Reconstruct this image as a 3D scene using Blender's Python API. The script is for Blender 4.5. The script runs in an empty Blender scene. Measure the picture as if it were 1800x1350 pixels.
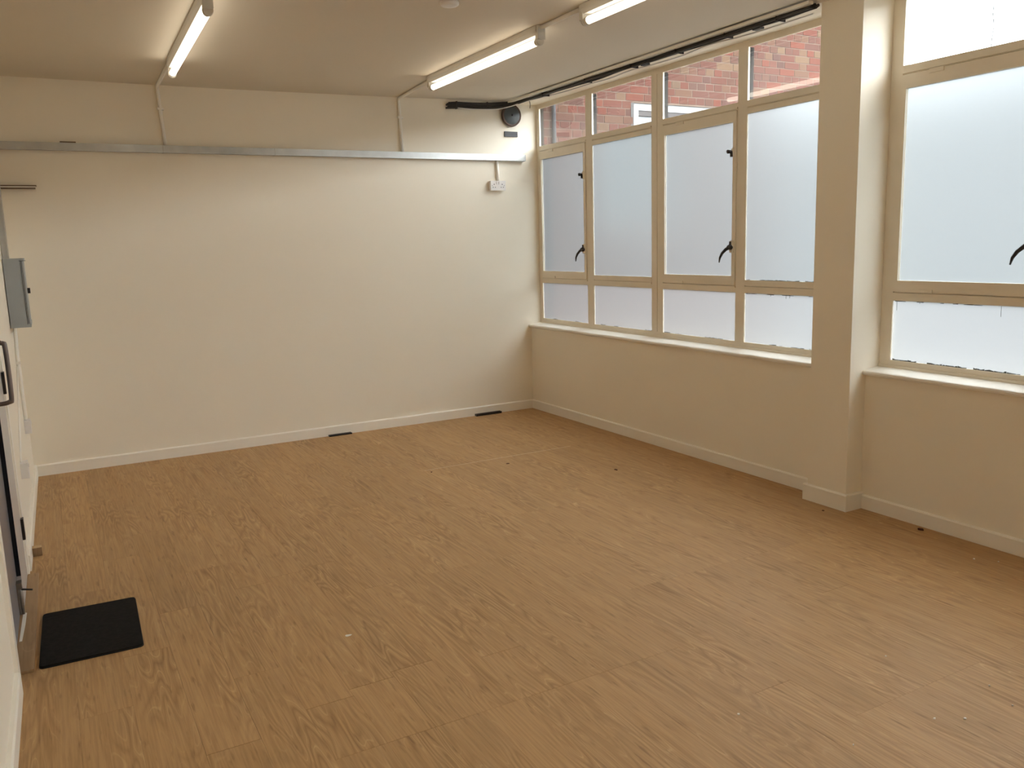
import bpy, bmesh, math, random
from mathutils import Vector, Matrix

random.seed(7)
scene = bpy.context.scene
COL = scene.collection

# ------------------------------------------------------------------ camera
def rot_cam(a, b, c):
    return (Matrix.Rotation(c, 3, 'Z') @ Matrix.Rotation(a, 3, 'X') @ Matrix.Rotation(b, 3, 'Z'))
cam_data = bpy.data.cameras.new('camera')
cam = bpy.data.objects.new('camera', cam_data)
COL.objects.link(cam)
M = rot_cam(math.radians(80.4712), math.radians(-1.7282), math.radians(-28.8248)).to_4x4()
M.translation = Vector((-4.0105, -6.8741, 1.5708))
cam.matrix_world = M
cam_data.sensor_fit = 'HORIZONTAL'
cam_data.sensor_width = 36.0
cam_data.lens = 36.0 * 1476.24 / 1800.0
cam_data.clip_start = 0.02
scene.camera = cam

# ------------------------------------------------------------------ sky (overcast) and exposure
SKY = 8.8
world = bpy.data.worlds.new('overcast_sky'); scene.world = world
world.use_nodes = True
nt = world.node_tree; nt.nodes.clear()
wo = nt.nodes.new('ShaderNodeOutputWorld'); bg = nt.nodes.new('ShaderNodeBackground')
tc = nt.nodes.new('ShaderNodeTexCoord'); nz = nt.nodes.new('ShaderNodeTexNoise')
nz.inputs['Scale'].default_value = 5.0; nz.inputs['Detail'].default_value = 5.0
nz.inputs['Roughness'].default_value = 0.55
rp = nt.nodes.new('ShaderNodeValToRGB')
rp.color_ramp.elements[0].position = 0.33; rp.color_ramp.elements[0].color = (0.50, 0.512, 0.535, 1)
rp.color_ramp.elements[1].position = 0.66; rp.color_ramp.elements[1].color = (0.70, 0.705, 0.72, 1)
nt.links.new(tc.outputs['Generated'], nz.inputs['Vector'])
nt.links.new(nz.outputs['Fac'], rp.inputs['Fac'])
nt.links.new(rp.outputs['Color'], bg.inputs['Color'])
bg.inputs['Strength'].default_value = SKY
nt.links.new(bg.outputs['Background'], wo.inputs['Surface'])

TUBE_STRENGTH = 1.7
scene.view_settings.view_transform = 'Standard'
scene.view_settings.look = 'None'
scene.view_settings.gamma = 1.0
scene.view_settings.use_curve_mapping = False
scene.view_settings.exposure = 1.74
scene.cycles.max_bounces = 14
scene.cycles.diffuse_bounces = 8
scene.cycles.transmission_bounces = 8
scene.cycles.transparent_max_bounces = 12
scene.cycles.sample_clamp_indirect = 6.0

# ------------------------------------------------------------------ materials
def new_mat(name):
    m = bpy.data.materials.new(name); m.use_nodes = True
    n = m.node_tree; n.nodes.clear()
    out = n.nodes.new('ShaderNodeOutputMaterial')
    return m, n, out
def N(n, t, **kw):
    x = n.nodes.new(t)
    for k, v in kw.items():
        if k in x.inputs: x.inputs[k].default_value = v
        else: setattr(x, k, v)
    return x
def math_node(n, op, a, b=None):
    x = n.nodes.new('ShaderNodeMath'); x.operation = op
    for i, v in enumerate((a, b)):
        if v is None: continue
        if hasattr(v, 'links') or hasattr(v, 'is_linked'): n.links.new(v, x.inputs[i])
        else: x.inputs[i].default_value = v
    return x.outputs[0]
def mix_rgb(n, fac, a, b, mode='MIX'):
    x = n.nodes.new('ShaderNodeMix'); x.data_type = 'RGBA'; x.blend_type = mode
    for sock, v in ((x.inputs[0], fac), (x.inputs[6], a), (x.inputs[7], b)):
        if hasattr(v, 'is_linked'): n.links.new(v, sock)
        elif isinstance(v, (tuple, list)): sock.default_value = (*v[:3], 1)
        else: sock.default_value = v
    return x.outputs[2]
def principled(name, col, rough=0.5, metal=0.0, spec=0.5, noise=None, bump=None, coords='Object'):
    """noise=(scale, amount) colour mottling; bump=(scale, strength)"""
    m, n, out = new_mat(name)
    p = n.nodes.new('ShaderNodeBsdfPrincipled')
    p.inputs['Base Color'].default_value = (*col, 1)
    p.inputs['Roughness'].default_value = rough
    p.inputs['Metallic'].default_value = metal
    p.inputs['Specular IOR Level'].default_value = spec
    c = n.nodes.new('ShaderNodeTexCoord')
    if noise:
        t = N(n, 'ShaderNodeTexNoise', Scale=noise[0], Detail=4.0)
        n.links.new(c.outputs[coords], t.inputs['Vector'])
        dark = tuple(max(0, v * (1 - noise[1])) for v in col)
        light = tuple(min(1, v * (1 + noise[1])) for v in col)
        n.links.new(mix_rgb(n, t.outputs['Fac'], dark, light), p.inputs['Base Color'])
    if bump:
        t = N(n, 'ShaderNodeTexNoise', Scale=bump[0], Detail=3.0)
        n.links.new(c.outputs[coords], t.inputs['Vector'])
        b = N(n, 'ShaderNodeBump', Strength=bump[1], Distance=0.002)
        n.links.new(t.outputs['Fac'], b.inputs['Height'])
        n.links.new(b.outputs['Normal'], p.inputs['Normal'])
    n.links.new(p.outputs['BSDF'], out.inputs['Surface'])
    return m

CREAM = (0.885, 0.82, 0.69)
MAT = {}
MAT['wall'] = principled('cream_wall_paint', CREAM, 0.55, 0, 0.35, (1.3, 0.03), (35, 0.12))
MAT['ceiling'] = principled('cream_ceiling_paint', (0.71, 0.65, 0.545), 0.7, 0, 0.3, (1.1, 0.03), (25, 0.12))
MAT['gloss'] = principled('cream_gloss_paint', (0.90, 0.855, 0.755), 0.35, 0, 0.5, (3, 0.03), (30, 0.08))
MAT['frame'] = principled('cream_window_paint', (0.81, 0.735, 0.60), 0.42, 0, 0.5, (8, 0.05), (60, 0.12))
MAT['outer_strip'] = principled('dark_outer_strip', (0.025, 0.022, 0.018), 0.8, 0, 0.2, (30, 0.3))
MAT['sill'] = principled('white_sill_paint', (0.84, 0.80, 0.71), 0.35, 0, 0.5, (9, 0.05), (45, 0.15))
MAT['white_plastic'] = principled('white_plastic', (0.80, 0.77, 0.74), 0.4, 0, 0.5, (20, 0.02))
MAT['conduit'] = principled('painted_conduit', (0.90, 0.87, 0.80), 0.45, 0, 0.5, (12, 0.03))
MAT['lamp_white'] = principled('lamp_white_metal', (0.72, 0.69, 0.62), 0.4, 0, 0.5, (6, 0.03))
MAT['galv'] = principled('galvanised_steel', (0.50, 0.51, 0.50), 0.38, 0.85, 0.5, (9, 0.22), (60, 0.06))
MAT['box_grey'] = principled('grey_powder_coat', (0.33, 0.355, 0.36), 0.5, 0.0, 0.45, (5, 0.03), (200, 0.08))
MAT['black_cable'] = principled('black_cable_rubber', (0.035, 0.03, 0.026), 0.55, 0, 0.4, (30, 0.25))
MAT['black_metal'] = principled('black_metal', (0.025, 0.02, 0.018), 0.4, 0.3, 0.5, (40, 0.3), (80, 0.1))
MAT['bell'] = principled('dark_teal_bell', (0.050, 0.055, 0.053), 0.42, 0.2, 0.5, (14, 0.5), (40, 0.15))
MAT['dark_brown'] = principled('dark_brown_rim', (0.075, 0.038, 0.022), 0.5, 0.2, 0.5, (20, 0.3))
MAT['charcoal'] = principled('charcoal_plate', (0.06, 0.062, 0.065), 0.5, 0.0, 0.4, (40, 0.15))
MAT['mat_black'] = principled('black_doormat_pile', (0.016, 0.014, 0.012), 0.95, 0, 0.15, (60, 0.7), (420, 1.0))
MAT['mat_edge'] = principled('black_rubber_edge', (0.012, 0.012, 0.012), 0.7, 0, 0.3, (60, 0.3))
MAT['door_grey'] = principled('grey_blue_door_paint', (0.16, 0.165, 0.185), 0.32, 0, 0.5, (4, 0.05), (20, 0.05))
MAT['door_pale'] = principled('pale_grey_door_paint', (0.50, 0.475, 0.45), 0.32, 0, 0.5, (4, 0.05), (20, 0.05))
MAT['door_edge_shade'] = principled('black_edge_shade', (0.006, 0.007, 0.011), 0.5, 0, 0.3, (20, 0.2))
MAT['steel'] = principled('worn_steel', (0.36, 0.34, 0.31), 0.35, 0.9, 0.5, (30, 0.2))
MAT['handle'] = principled('dull_bronze_steel', (0.25, 0.21, 0.19), 0.35, 0.85, 0.5, (30, 0.15))
MAT['brown_bar'] = principled('brown_bar', (0.16, 0.105, 0.06), 0.5, 0, 0.4, (30, 0.2))
MAT['concrete'] = principled('grey_concrete', (0.13, 0.132, 0.132), 0.9, 0, 0.2, (1.5, 0.12))
MAT['mortar'] = principled('pale_mortar', (0.125, 0.088, 0.066), 0.95, 0, 0.2, (30, 0.15))
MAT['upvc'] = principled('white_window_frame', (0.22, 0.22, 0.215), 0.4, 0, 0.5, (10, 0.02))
MAT['grey_pipe'] = principled('dark_grey_pipe', (0.022, 0.023, 0.026), 0.8, 0, 0.4, (10, 0.15))
MAT['grey_reveal'] = principled('grey_reveal_render', (0.08, 0.076, 0.073), 0.9, 0, 0.2, (15, 0.15))
MAT['paper'] = principled('torn_white_tape', (0.80, 0.77, 0.70), 0.7, 0, 0.3, (20, 0.05))
MAT['rust'] = principled('dark_red_brown', (0.09, 0.03, 0.018), 0.7, 0, 0.3, (60, 0.3))
MAT['pale_bit'] = principled('pale_plaster_crumb', (0.80, 0.76, 0.68), 0.8, 0, 0.2, (60, 0.1))
MAT['filler'] = principled('pale_joint_filler', (0.80, 0.68, 0.50), 0.7, 0, 0.2, (25, 0.12))
MAT['subfloor'] = principled('dark_subfloor', (0.10, 0.06, 0.03), 0.9, 0, 0.1, (10, 0.2))

def wood(name, base, dark, light, contour=10.0, per_object=True, rough=0.48, along='Y'):
    m, n, out = new_mat(name)
    c = n.nodes.new('ShaderNodeTexCoord')
    oi = n.nodes.new('ShaderNodeObjectInfo')
    off = n.nodes.new('ShaderNodeCombineXYZ')
    n.links.new(math_node(n, 'MULTIPLY', oi.outputs['Random'], 37.0), off.inputs[0])
    n.links.new(math_node(n, 'MULTIPLY', oi.outputs['Random'], 91.0), off.inputs[1])
    add = n.nodes.new('ShaderNodeVectorMath'); add.operation = 'ADD'
    n.links.new(c.outputs['Object'], add.inputs[0]); n.links.new(off.outputs[0], add.inputs[1])
    def mapped(sx, sy):
        mp = n.nodes.new('ShaderNodeMapping')
        mp.inputs['Scale'].default_value = (sx, sy, 1.0) if along == 'Y' else (sy, sx, 1.0)
        n.links.new(add.outputs[0], mp.inputs['Vector']); return mp.outputs[0]
    # contour lines of a stretched field: cathedral figure and small eyes
    f1 = N(n, 'ShaderNodeTexNoise', Scale=1.0, Detail=1.2, Roughness=0.45, Distortion=0.35)
    n.links.new(mapped(14.0, 1.5), f1.inputs['Vector'])
    ring = math_node(n, 'PINGPONG', math_node(n, 'MULTIPLY', f1.outputs['Fac'], contour), 0.5)
    ring = math_node(n, 'MULTIPLY', ring, 2.0)
    rr = n.nodes.new('ShaderNodeValToRGB')
    rr.color_ramp.elements[0].position = 0.0; rr.color_ramp.elements[0].color = (1, 1, 1, 1)
    rr.color_ramp.elements[1].position = 0.55; rr.color_ramp.elements[1].color = (0, 0, 0, 1)
    n.links.new(ring, rr.inputs['Fac'])
    rl = n.nodes.new('ShaderNodeValToRGB')
    rl.color_ramp.elements[0].position = 0.86; rl.color_ramp.elements[0].color = (0, 0, 0, 1)
    rl.color_ramp.elements[1].position = 1.0; rl.color_ramp.elements[1].color = (1, 1, 1, 1)
    n.links.new(ring, rl.inputs['Fac'])
    # mask so that the figure comes and goes
    f2 = N(n, 'ShaderNodeTexNoise', Scale=1.0, Detail=2.0)
    n.links.new(mapped(5.0, 1.1), f2.inputs['Vector'])
    mk = n.nodes.new('ShaderNodeValToRGB')
    mk.color_ramp.elements[0].position = 0.40; mk.color_ramp.elements[1].position = 0.66
    n.links.new(f2.outputs['Fac'], mk.inputs['Fac'])
    # straight fibres
    f3 = N(n, 'ShaderNodeTexNoise', Scale=1.0, Detail=4.0, Roughness=0.6)
    n.links.new(mapped(120.0, 3.6), f3.inputs['Vector'])
    fr = n.nodes.new('ShaderNodeValToRGB')
    fr.color_ramp.elements[0].position = 0.40; fr.color_ramp.elements[1].position = 0.66
    n.links.new(f3.outputs['Fac'], fr.inputs['Fac'])
    f4 = N(n, 'ShaderNodeTexNoise', Scale=1.0, Detail=3.0)
    n.links.new(mapped(22.0, 1.2), f4.inputs['Vector'])
    a = mix_rgb(n, math_node(n, 'MULTIPLY', fr.outputs['Color'], 0.62), base, dark)
    a = mix_rgb(n, math_node(n, 'MULTIPLY', math_node(n, 'SUBTRACT', 1.0, f4.outputs['Fac']), 0.35), a, light)
    d = math_node(n, 'MULTIPLY', rr.outputs['Color'], mk.outputs['Color'])
    a = mix_rgb(n, math_node(n, 'MULTIPLY', d, 0.62), a, dark)
    l = math_node(n, 'MULTIPLY', rl.outputs['Color'], mk.outputs['Color'])
    a = mix_rgb(n, math_node(n, 'MULTIPLY', l, 0.60), a, light)
    # short dark pores and flecks
    f5 = N(n, 'ShaderNodeTexNoise', Scale=1.0, Detail=2.0)
    n.links.new(mapped(60.0, 7.0), f5.inputs['Vector'])
    pk = n.nodes.new('ShaderNodeValToRGB')
    pk.color_ramp.elements[0].position = 0.62; pk.color_ramp.elements[1].position = 0.74
    n.links.new(f5.outputs['Fac'], pk.inputs['Fac'])
    a = mix_rgb(n, math_node(n, 'MULTIPLY', pk.outputs['Color'], 0.55), a, tuple(v * 0.8 for v in dark))
    # slight tone difference from plank to plank
    tone = math_node(n, 'ADD', math_node(n, 'MULTIPLY', oi.outputs['Random'], 0.10), 0.95)
    hs = n.nodes.new('ShaderNodeHueSaturation')
    n.links.new(a, hs.inputs['Color']); n.links.new(tone, hs.inputs['Value'])
    p = n.nodes.new('ShaderNodeBsdfPrincipled')
    p.inputs['Specular IOR Level'].default_value = 0.30
    n.links.new(hs.outputs['Color'], p.inputs['Base Color'])
    rg = math_node(n, 'ADD', math_node(n, 'MULTIPLY', f4.outputs['Fac'], 0.14), rough - 0.05)
    n.links.new(rg, p.inputs['Roughness'])
    b = N(n, 'ShaderNodeBump', Strength=0.10, Distance=0.001)
    n.links.new(f3.outputs['Fac'], b.inputs['Height']); n.links.new(b.outputs['Normal'], p.inputs['Normal'])
    n.links.new(p.outputs['BSDF'], out.inputs['Surface'])
    return m
MAT['plank'] = wood('oak_laminate', (0.475, 0.278, 0.115), (0.27, 0.14, 0.052), (0.66, 0.44, 0.22))
MAT['ply'] = wood('raw_ply_strip', (0.37, 0.235, 0.12), (0.28, 0.165, 0.08), (0.45, 0.30, 0.17), 5.0)
MAT['block_shade'] = wood('pine_shaded_face', (0.26, 0.16, 0.08), (0.18, 0.10, 0.05), (0.32, 0.20, 0.11), 7.0)
MAT['block'] = wood('pale_pine', (0.60, 0.42, 0.22), (0.46, 0.29, 0.14), (0.68, 0.50, 0.30), 7.0)

def glass_clear():
    m, n, out = new_mat('clear_window_glass')
    t = n.nodes.new('ShaderNodeBsdfTransparent'); t.inputs['Color'].default_value = (0.93, 0.95, 0.95, 1)
    g = n.nodes.new('ShaderNodeBsdfGlossy'); g.inputs['Roughness'].default_value = 0.015
    g.inputs['Color'].default_value = (1, 1, 1, 1)
    f = n.nodes.new('ShaderNodeFresnel'); f.inputs['IOR'].default_value = 1.45
    tcn = n.nodes.new('ShaderNodeTexCoord')
    dz = N(n, 'ShaderNodeTexNoise', Scale=3.0, Detail=4.0)
    n.links.new(tcn.outputs['Object'], dz.inputs['Vector'])
    d = n.nodes.new('ShaderNodeBsdfTranslucent'); d.inputs['Color'].default_value = (0.8, 0.8, 0.8, 1)
    mixd = n.nodes.new('ShaderNodeMixShader')
    n.links.new(math_node(n, 'MULTIPLY', dz.outputs['Fac'], 0.02), mixd.inputs[0])
    n.links.new(t.outputs[0], mixd.inputs[1]); n.links.new(d.outputs[0], mixd.inputs[2])
    mx = n.nodes.new('ShaderNodeMixShader')
    ge = n.nodes.new('ShaderNodeNewGeometry')      # reflect once, at the outer skin of the pane only
    refl = math_node(n, 'MULTIPLY', f.outputs[0], 1.8)          # both skins of the pane at once
    n.links.new(math_node(n, 'MULTIPLY', refl, math_node(n, 'SUBTRACT', 1.0, ge.outputs['Backfacing'])), mx.inputs[0])
    n.links.new(mixd.outputs[0], mx.inputs[1]); n.links.new(g.outputs[0], mx.inputs[2])
    n.links.new(mx.outputs[0], out.inputs['Surface'])
    return m
def glass_frosted(name, col, amount):
    m, n, out = new_mat(name)
    tcn = n.nodes.new('ShaderNodeTexCoord')
    nz = N(n, 'ShaderNodeTexNoise', Scale=1.6, Detail=3.0)
    n.links.new(tcn.outputs['Object'], nz.inputs['Vector'])
    # etched glass: part scatters evenly, part carries on forwards in a wide lobe
    c0 = tuple(v * 0.97 for v in col)
    cc = mix_rgb(n, nz.outputs['Fac'], c0, col)
    tr = n.nodes.new('ShaderNodeBsdfTranslucent'); n.links.new(cc, tr.inputs['Color'])
    rf = n.nodes.new('ShaderNodeBsdfRefraction'); n.links.new(cc, rf.inputs['Color'])
    rf.inputs['Roughness'].default_value = 0.62; rf.inputs['IOR'].default_value = 1.30
    m1 = n.nodes.new('ShaderNodeMixShader'); m1.inputs[0].default_value = 0.68
    n.links.new(tr.outputs[0], m1.inputs[1]); n.links.new(rf.outputs[0], m1.inputs[2])
    di = n.nodes.new('ShaderNodeBsdfDiffuse'); di.inputs['Color'].default_value = (0.78, 0.78, 0.76, 1)
    mx = n.nodes.new('ShaderNodeMixShader'); mx.inputs[0].default_value = amount
    n.links.new(di.outputs[0], mx.inputs[1]); n.links.new(m1.outputs[0], mx.inputs[2])
    gl = n.nodes.new('ShaderNodeBsdfGlossy'); gl.inputs['Roughness'].default_value = 0.12
    fr = n.nodes.new('ShaderNodeFresnel'); fr.inputs['IOR'].default_value = 1.35
    m2 = n.nodes.new('ShaderNodeMixShader')
    n.links.new(math_node(n, 'MULTIPLY', fr.outputs[0], 0.6), m2.inputs[0])
    n.links.new(mx.outputs[0], m2.inputs[1]); n.links.new(gl.outputs[0], m2.inputs[2])
    # the film scatters once per pane: the inner side of the far skin lets light straight on
    ge = n.nodes.new('ShaderNodeNewGeometry'); tp = n.nodes.new('ShaderNodeBsdfTransparent')
    m3 = n.nodes.new('ShaderNodeMixShader')
    n.links.new(ge.outputs['Backfacing'], m3.inputs[0])
    n.links.new(m2.outputs[0], m3.inputs[1]); n.links.new(tp.outputs[0], m3.inputs[2])
    n.links.new(m3.outputs[0], out.inputs['Surface'])
    return m
MAT['clear'] = glass_clear()
MAT['frost'] = glass_frosted('frosted_window_film', (0.230, 0.254, 0.259), 0.92)
MAT['frost_low'] = glass_frosted('white_obscured_glass', (0.262, 0.278, 0.282), 0.92)
MAT['dark_glass'] = principled('dark_window_glass', (0.10, 0.11, 0.11), 0.08, 0, 0.6, (3, 0.1))

def emit(name, col, s):
    m, n, out = new_mat(name)
    e = n.nodes.new('ShaderNodeEmission'); e.inputs['Color'].default_value = (*col, 1); e.inputs['Strength'].default_value = s
    n.links.new(e.outputs[0], out.inputs['Surface']); return m
MAT['tube'] = emit('lit_lamp_tube', (1.0, 0.89, 0.72), TUBE_STRENGTH)

def brick_mat():
    m, n, out = new_mat('weathered_red_brick')
    oi = n.nodes.new('ShaderNodeObjectInfo'); ge = n.nodes.new('ShaderNodeNewGeometry')
    r = math_node(n, 'FRACT', math_node(n, 'ADD', oi.outputs['Random'], ge.outputs['Random Per Island']))
    cr = n.nodes.new('ShaderNodeValToRGB'); cr.color_ramp.interpolation = 'LINEAR'
    els = [(0.0, (0.102, 0.024, 0.012)), (0.2, (0.082, 0.021, 0.012)), (0.4, (0.067, 0.022, 0.014)), (0.55, (0.086, 0.027, 0.016)),
           (0.70, (0.048, 0.020, 0.015)), (0.82, (0.074, 0.032, 0.019)), (0.94, (0.098, 0.059, 0.031)), (1.0, (0.057, 0.036, 0.024))]
    while len(cr.color_ramp.elements) < len(els): cr.color_ramp.elements.new(0.5)
    for e, (p, c) in zip(cr.color_ramp.elements, els): e.position = p; e.color = (*c, 1)
    n.links.new(r, cr.inputs['Fac'])
    tcn = n.nodes.new('ShaderNodeTexCoord')
    nz = N(n, 'ShaderNodeTexNoise', Scale=22.0, Detail=5.0)
    ad = n.nodes.new('ShaderNodeVectorMath'); ad.operation = 'ADD'
    n.links.new(tcn.outputs['Object'], ad.inputs[0])
    cx = n.nodes.new('ShaderNodeCombineXYZ'); n.links.new(math_node(n, 'MULTIPLY', r, 50.0), cx.inputs[0]); n.links.new(cx.outputs[0], ad.inputs[1])
    n.links.new(ad.outputs[0], nz.inputs['Vector'])
    c2 = mix_rgb(n, math_node(n, 'MULTIPLY', nz.outputs['Fac'], 0.45), cr.outputs['Color'], (0.075, 0.039, 0.026))
    p = n.nodes.new('ShaderNodeBsdfPrincipled'); p.inputs['Roughness'].default_value = 0.9
    p.inputs['Specular IOR Level'].default_value = 0.2
    n.links.new(c2, p.inputs['Base Color'])
    b = N(n, 'ShaderNodeBump', Strength=0.5, Distance=0.004)
    n.links.new(nz.outputs['Fac'], b.inputs['Height']); n.links.new(b.outputs['Normal'], p.inputs['Normal'])
    n.links.new(p.outputs['BSDF'], out.inputs['Surface'])
    return m
MAT['brick'] = brick_mat()

# ------------------------------------------------------------------ mesh helpers
class MB:
    def __init__(self): self.bm = bmesh.new()
    def box(self, x0, x1, y0, y1, z0, z1, mat_index=0):
        x0, x1 = sorted((x0, x1)); y0, y1 = sorted((y0, y1)); z0, z1 = sorted((z0, z1))
        v = [self.bm.verts.new(p) for p in ((x0,y0,z0),(x1,y0,z0),(x1,y1,z0),(x0,y1,z0),(x0,y0,z1),(x1,y0,z1),(x1,y1,z1),(x0,y1,z1))]
        for q in ((0,3,2,1),(4,5,6,7),(0,1,5,4),(1,2,6,5),(2,3,7,6),(3,0,4,7)):
            f = self.bm.faces.new([v[i] for i in q]); f.material_index = mat_index
        return self
    def prism(self, pts2d, axis, a, b):
        """closed 2-d outline extruded along axis from a to b (outline in the two other axes, in order)"""
        def P(u, w, t):
            return {'x': (t, u, w), 'y': (u, t, w), 'z': (u, w, t)}[axis]
        r0 = [self.bm.verts.new(P(u, w, a)) for u, w in pts2d]
        r1 = [self.bm.verts.new(P(u, w, b)) for u, w in pts2d]
        k = len(pts2d)
        self.bm.faces.new(list(reversed(r0))); self.bm.faces.new(r1)
        for i in range(k):
            self.bm.faces.new((r0[i], r0[(i+1) % k], r1[(i+1) % k], r1[i]))
        return self
    def tube(self, pts, rad, seg=10, caps=True):
        pts = [Vector(p) for p in pts]; k = len(pts)
        rad = rad if isinstance(rad, (list, tuple)) else [rad] * k
        rings = []; up = None
        for i, p in enumerate(pts):
            t = ((pts[min(i+1, k-1)] - pts[max(i-1, 0)])).normalized()
            if up is None:
                up = Vector((0,0,1)) if abs(t.z) < 0.9 else Vector((0,1,0))
            s = t.cross(up).normalized(); up = s.cross(t).normalized()
            rings.append([self.bm.verts.new(p + rad[i] * (math.cos(2*math.pi*j/seg) * s + math.sin(2*math.pi*j/seg) * up)) for j in range(seg)])
        for i in range(k-1):
            for j in range(seg):
                f = self.bm.faces.new((rings[i][j], rings[i][(j+1) % seg], rings[i+1][(j+1) % seg], rings[i+1][j])); f.smooth = True
        if caps:
            self.bm.faces.new(list(reversed(rings[0]))); self.bm.faces.new(rings[-1])
        return self
    def lathe(self, prof, seg=32, origin=(0,0,0), axis='z'):
        """prof: list of (radius, height) along axis"""
        o = Vector(origin); rings = []
        for r, h in prof:
            ring = []
            for j in range(seg):
                a = 2*math.pi*j/seg
                c, s = r*math.cos(a), r*math.sin(a)
                v = {'z': Vector((c, s, h)), 'y': Vector((c, h, s)), 'x': Vector((h, c, s))}[axis]
                ring.append(self.bm.verts.new(o + v))
            rings.append(ring)
        for i in range(len(rings)-1):
            for j in range(seg):
                f = self.bm.faces.new((rings[i][j], rings[i][(j+1) % seg], rings[i+1][(j+1) % seg], rings[i+1][j])); f.smooth = True
        self.bm.faces.new(list(reversed(rings[0]))); self.bm.faces.new(rings[-1])
        return self
    def bevel(self, w, seg=2, ang=0.5):
        e = [e for e in self.bm.edges if len(e.link_faces) == 2 and e.calc_face_angle(0) > ang]
        bmesh.ops.bevel(self.bm, geom=e, offset=w, segments=seg, affect='EDGES', profile=0.5)
        return self
    def mesh(self, name, mats):
        bmesh.ops.recalc_face_normals(self.bm, faces=self.bm.faces[:])
        me = bpy.data.meshes.new(name); self.bm.to_mesh(me); self.bm.free()
        for m in (mats if isinstance(mats, (list, tuple)) else [mats]): me.materials.append(MAT[m])
        return me
    def build(self, name, mats, parent=None, label=None):
        o = bpy.data.objects.new(name, self.mesh(name, mats)); COL.objects.link(o)
        if parent is not None: attach(o, parent)
        if label: o['label'] = label
        return o
def world_loc(o):
    l = Matrix.Identity(4)
    while o is not None:
        l = o.matrix_parent_inverse @ Matrix.LocRotScale(o.location, o.rotation_euler, None) @ l if o.parent else Matrix.LocRotScale(o.location, o.rotation_euler, None) @ l
        o = o.parent
    return l
def attach(o, parent):
    """parent o while its vertices stay where they were modelled (world coordinates)"""
    o.parent = parent
    o.matrix_parent_inverse = world_loc(parent).inverted()
def empty(name, loc, label, cat, group=None, rz=0):
    o = bpy.data.objects.new(name, None); COL.objects.link(o)
    o.empty_display_size = 0.05; o.location = loc; o.rotation_euler = (0, 0, rz)
    return tag(o, label, cat, group)
def tag(o, label, cat, group=None):
    o['label'] = label; o['category'] = cat
    if group: o['group'] = group
    return o
def struct(o, label=None):
    o['kind'] = 'structure'
    if label: o['label'] = label
    return o
def struct_empty(name, loc, label):
    o = bpy.data.objects.new(name, None); COL.objects.link(o); o.location = loc; o.empty_display_size = 0.05
    return struct(o, label)

# ------------------------------------------------------------------ the room shell
YR = -11.25                       # rear end of the room, behind the viewer
XL = -4.55                      # outer side of the left wall
def xw(s): return -4.205 - 0.013 * s      # face of the left wall at distance s from the back wall

def ceil_z(x):
    pr = [(-5, 2.790), (-2.6, 2.790), (-1.5, 2.803), (-0.23, 2.823), (1, 2.823)]
    for (a, za), (b, zb) in zip(pr, pr[1:]):
        if x <= b: return za + (zb - za) * (x - a) / (b - a)
    return pr[-1][1]

struct(MB().box(XL, 0.142, 0.0, 0.25, -0.1, 3.05).build('wall_back', 'wall'), 'cream painted back wall')
struct(MB().box(XL, 0.25, YR - 0.2, YR, -0.1, 3.05).build('wall_rear', 'wall'), 'cream painted rear wall behind the viewer')
# ceiling boards: gently rising towards the windows
cp = [(XL, 3.05), (XL, 2.790), (-2.6, 2.790), (-1.5, 2.803), (-0.238, 2.823), (-0.238, 3.05)]
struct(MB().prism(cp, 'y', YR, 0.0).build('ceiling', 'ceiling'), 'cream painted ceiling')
# lintel over the windows
lp = [(-0.23, 3.05), (-0.23, 2.850), (-0.165, 2.838), (-0.135, 2.814), (-0.05, 2.807), (-0.015, 2.801), (0.02, 2.800), (0.045, 2.806), (0.25, 2.812), (0.25, 3.05)]
struct(MB().prism(lp, 'y', YR, 0.0).build('trim_1', 'wall'), 'cream lintel above the windows')
# ceiling edge strip beside the cable run
struct(MB().box(-0.229, -0.196, -3.46, -0.002, 2.800, 2.816).bevel(0.002, 1).build('trim_2', 'gloss'), 'thin pale strip along the ceiling edge')

struct(MB().box(XL, 0.25, YR - 0.2, 0.25, 3.051, 8.5).build('wall_sky_block', 'concrete'), 'unseen block added above the room to cut sky light')  # unseen mass, added to shade the brick wing from half the sky
# right wall: low wall under the windows
struct(MB().box(0.0, 0.25, YR, 0.0, -0.1, 0.79).build('wall_right', 'wall'), 'cream low wall under the windows')
# piers between the windows
struct(MB().box(-0.13, 0.25, -3.736, -3.462, -0.1, 2.83).bevel(0.004, 2).build('wall_pier', 'wall'), 'cream square pier between the two windows')
struct(MB().box(-0.13, 0.25, -7.48, -7.206, -0.1, 2.83).bevel(0.004, 2).build('wall_pier', 'wall'), 'cream square pier behind the viewer')
struct(MB().box(0.0, 0.25, YR, -10.95, 0.79, 2.83).build('wall_right', 'wall'), 'cream wall end behind the viewer')

# left wall with a doorway between s=2.20 and s=3.42
def left_block(name, s0, s1, z0, z1, label):
    b = MB()
    pts = [(XL, -s0), (xw(s0), -s0), (xw(s1), -s1), (XL, -s1)]
    return struct(b.prism(pts, 'z', z0, z1).build(name, 'wall'), label)
D0, D1, DH = 2.20, 3.42, 2.06
left_block('wall_left', 0.0, D0, -0.1, 3.05, 'cream left wall beside the fuse box')
left_block('wall_left', D1, -YR, -0.1, 3.05, 'cream left wall nearest the viewer')
left_block('wall_left', D0, D1, DH, 3.05, 'cream left wall above the door')
struct(MB().box(XL - 0.05, -4.34, -D1 - 0.02, -D0 + 0.02, -0.1, DH + 0.05).build('wall_passage', 'wall'), 'wall closing the passage behind the door')

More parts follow.
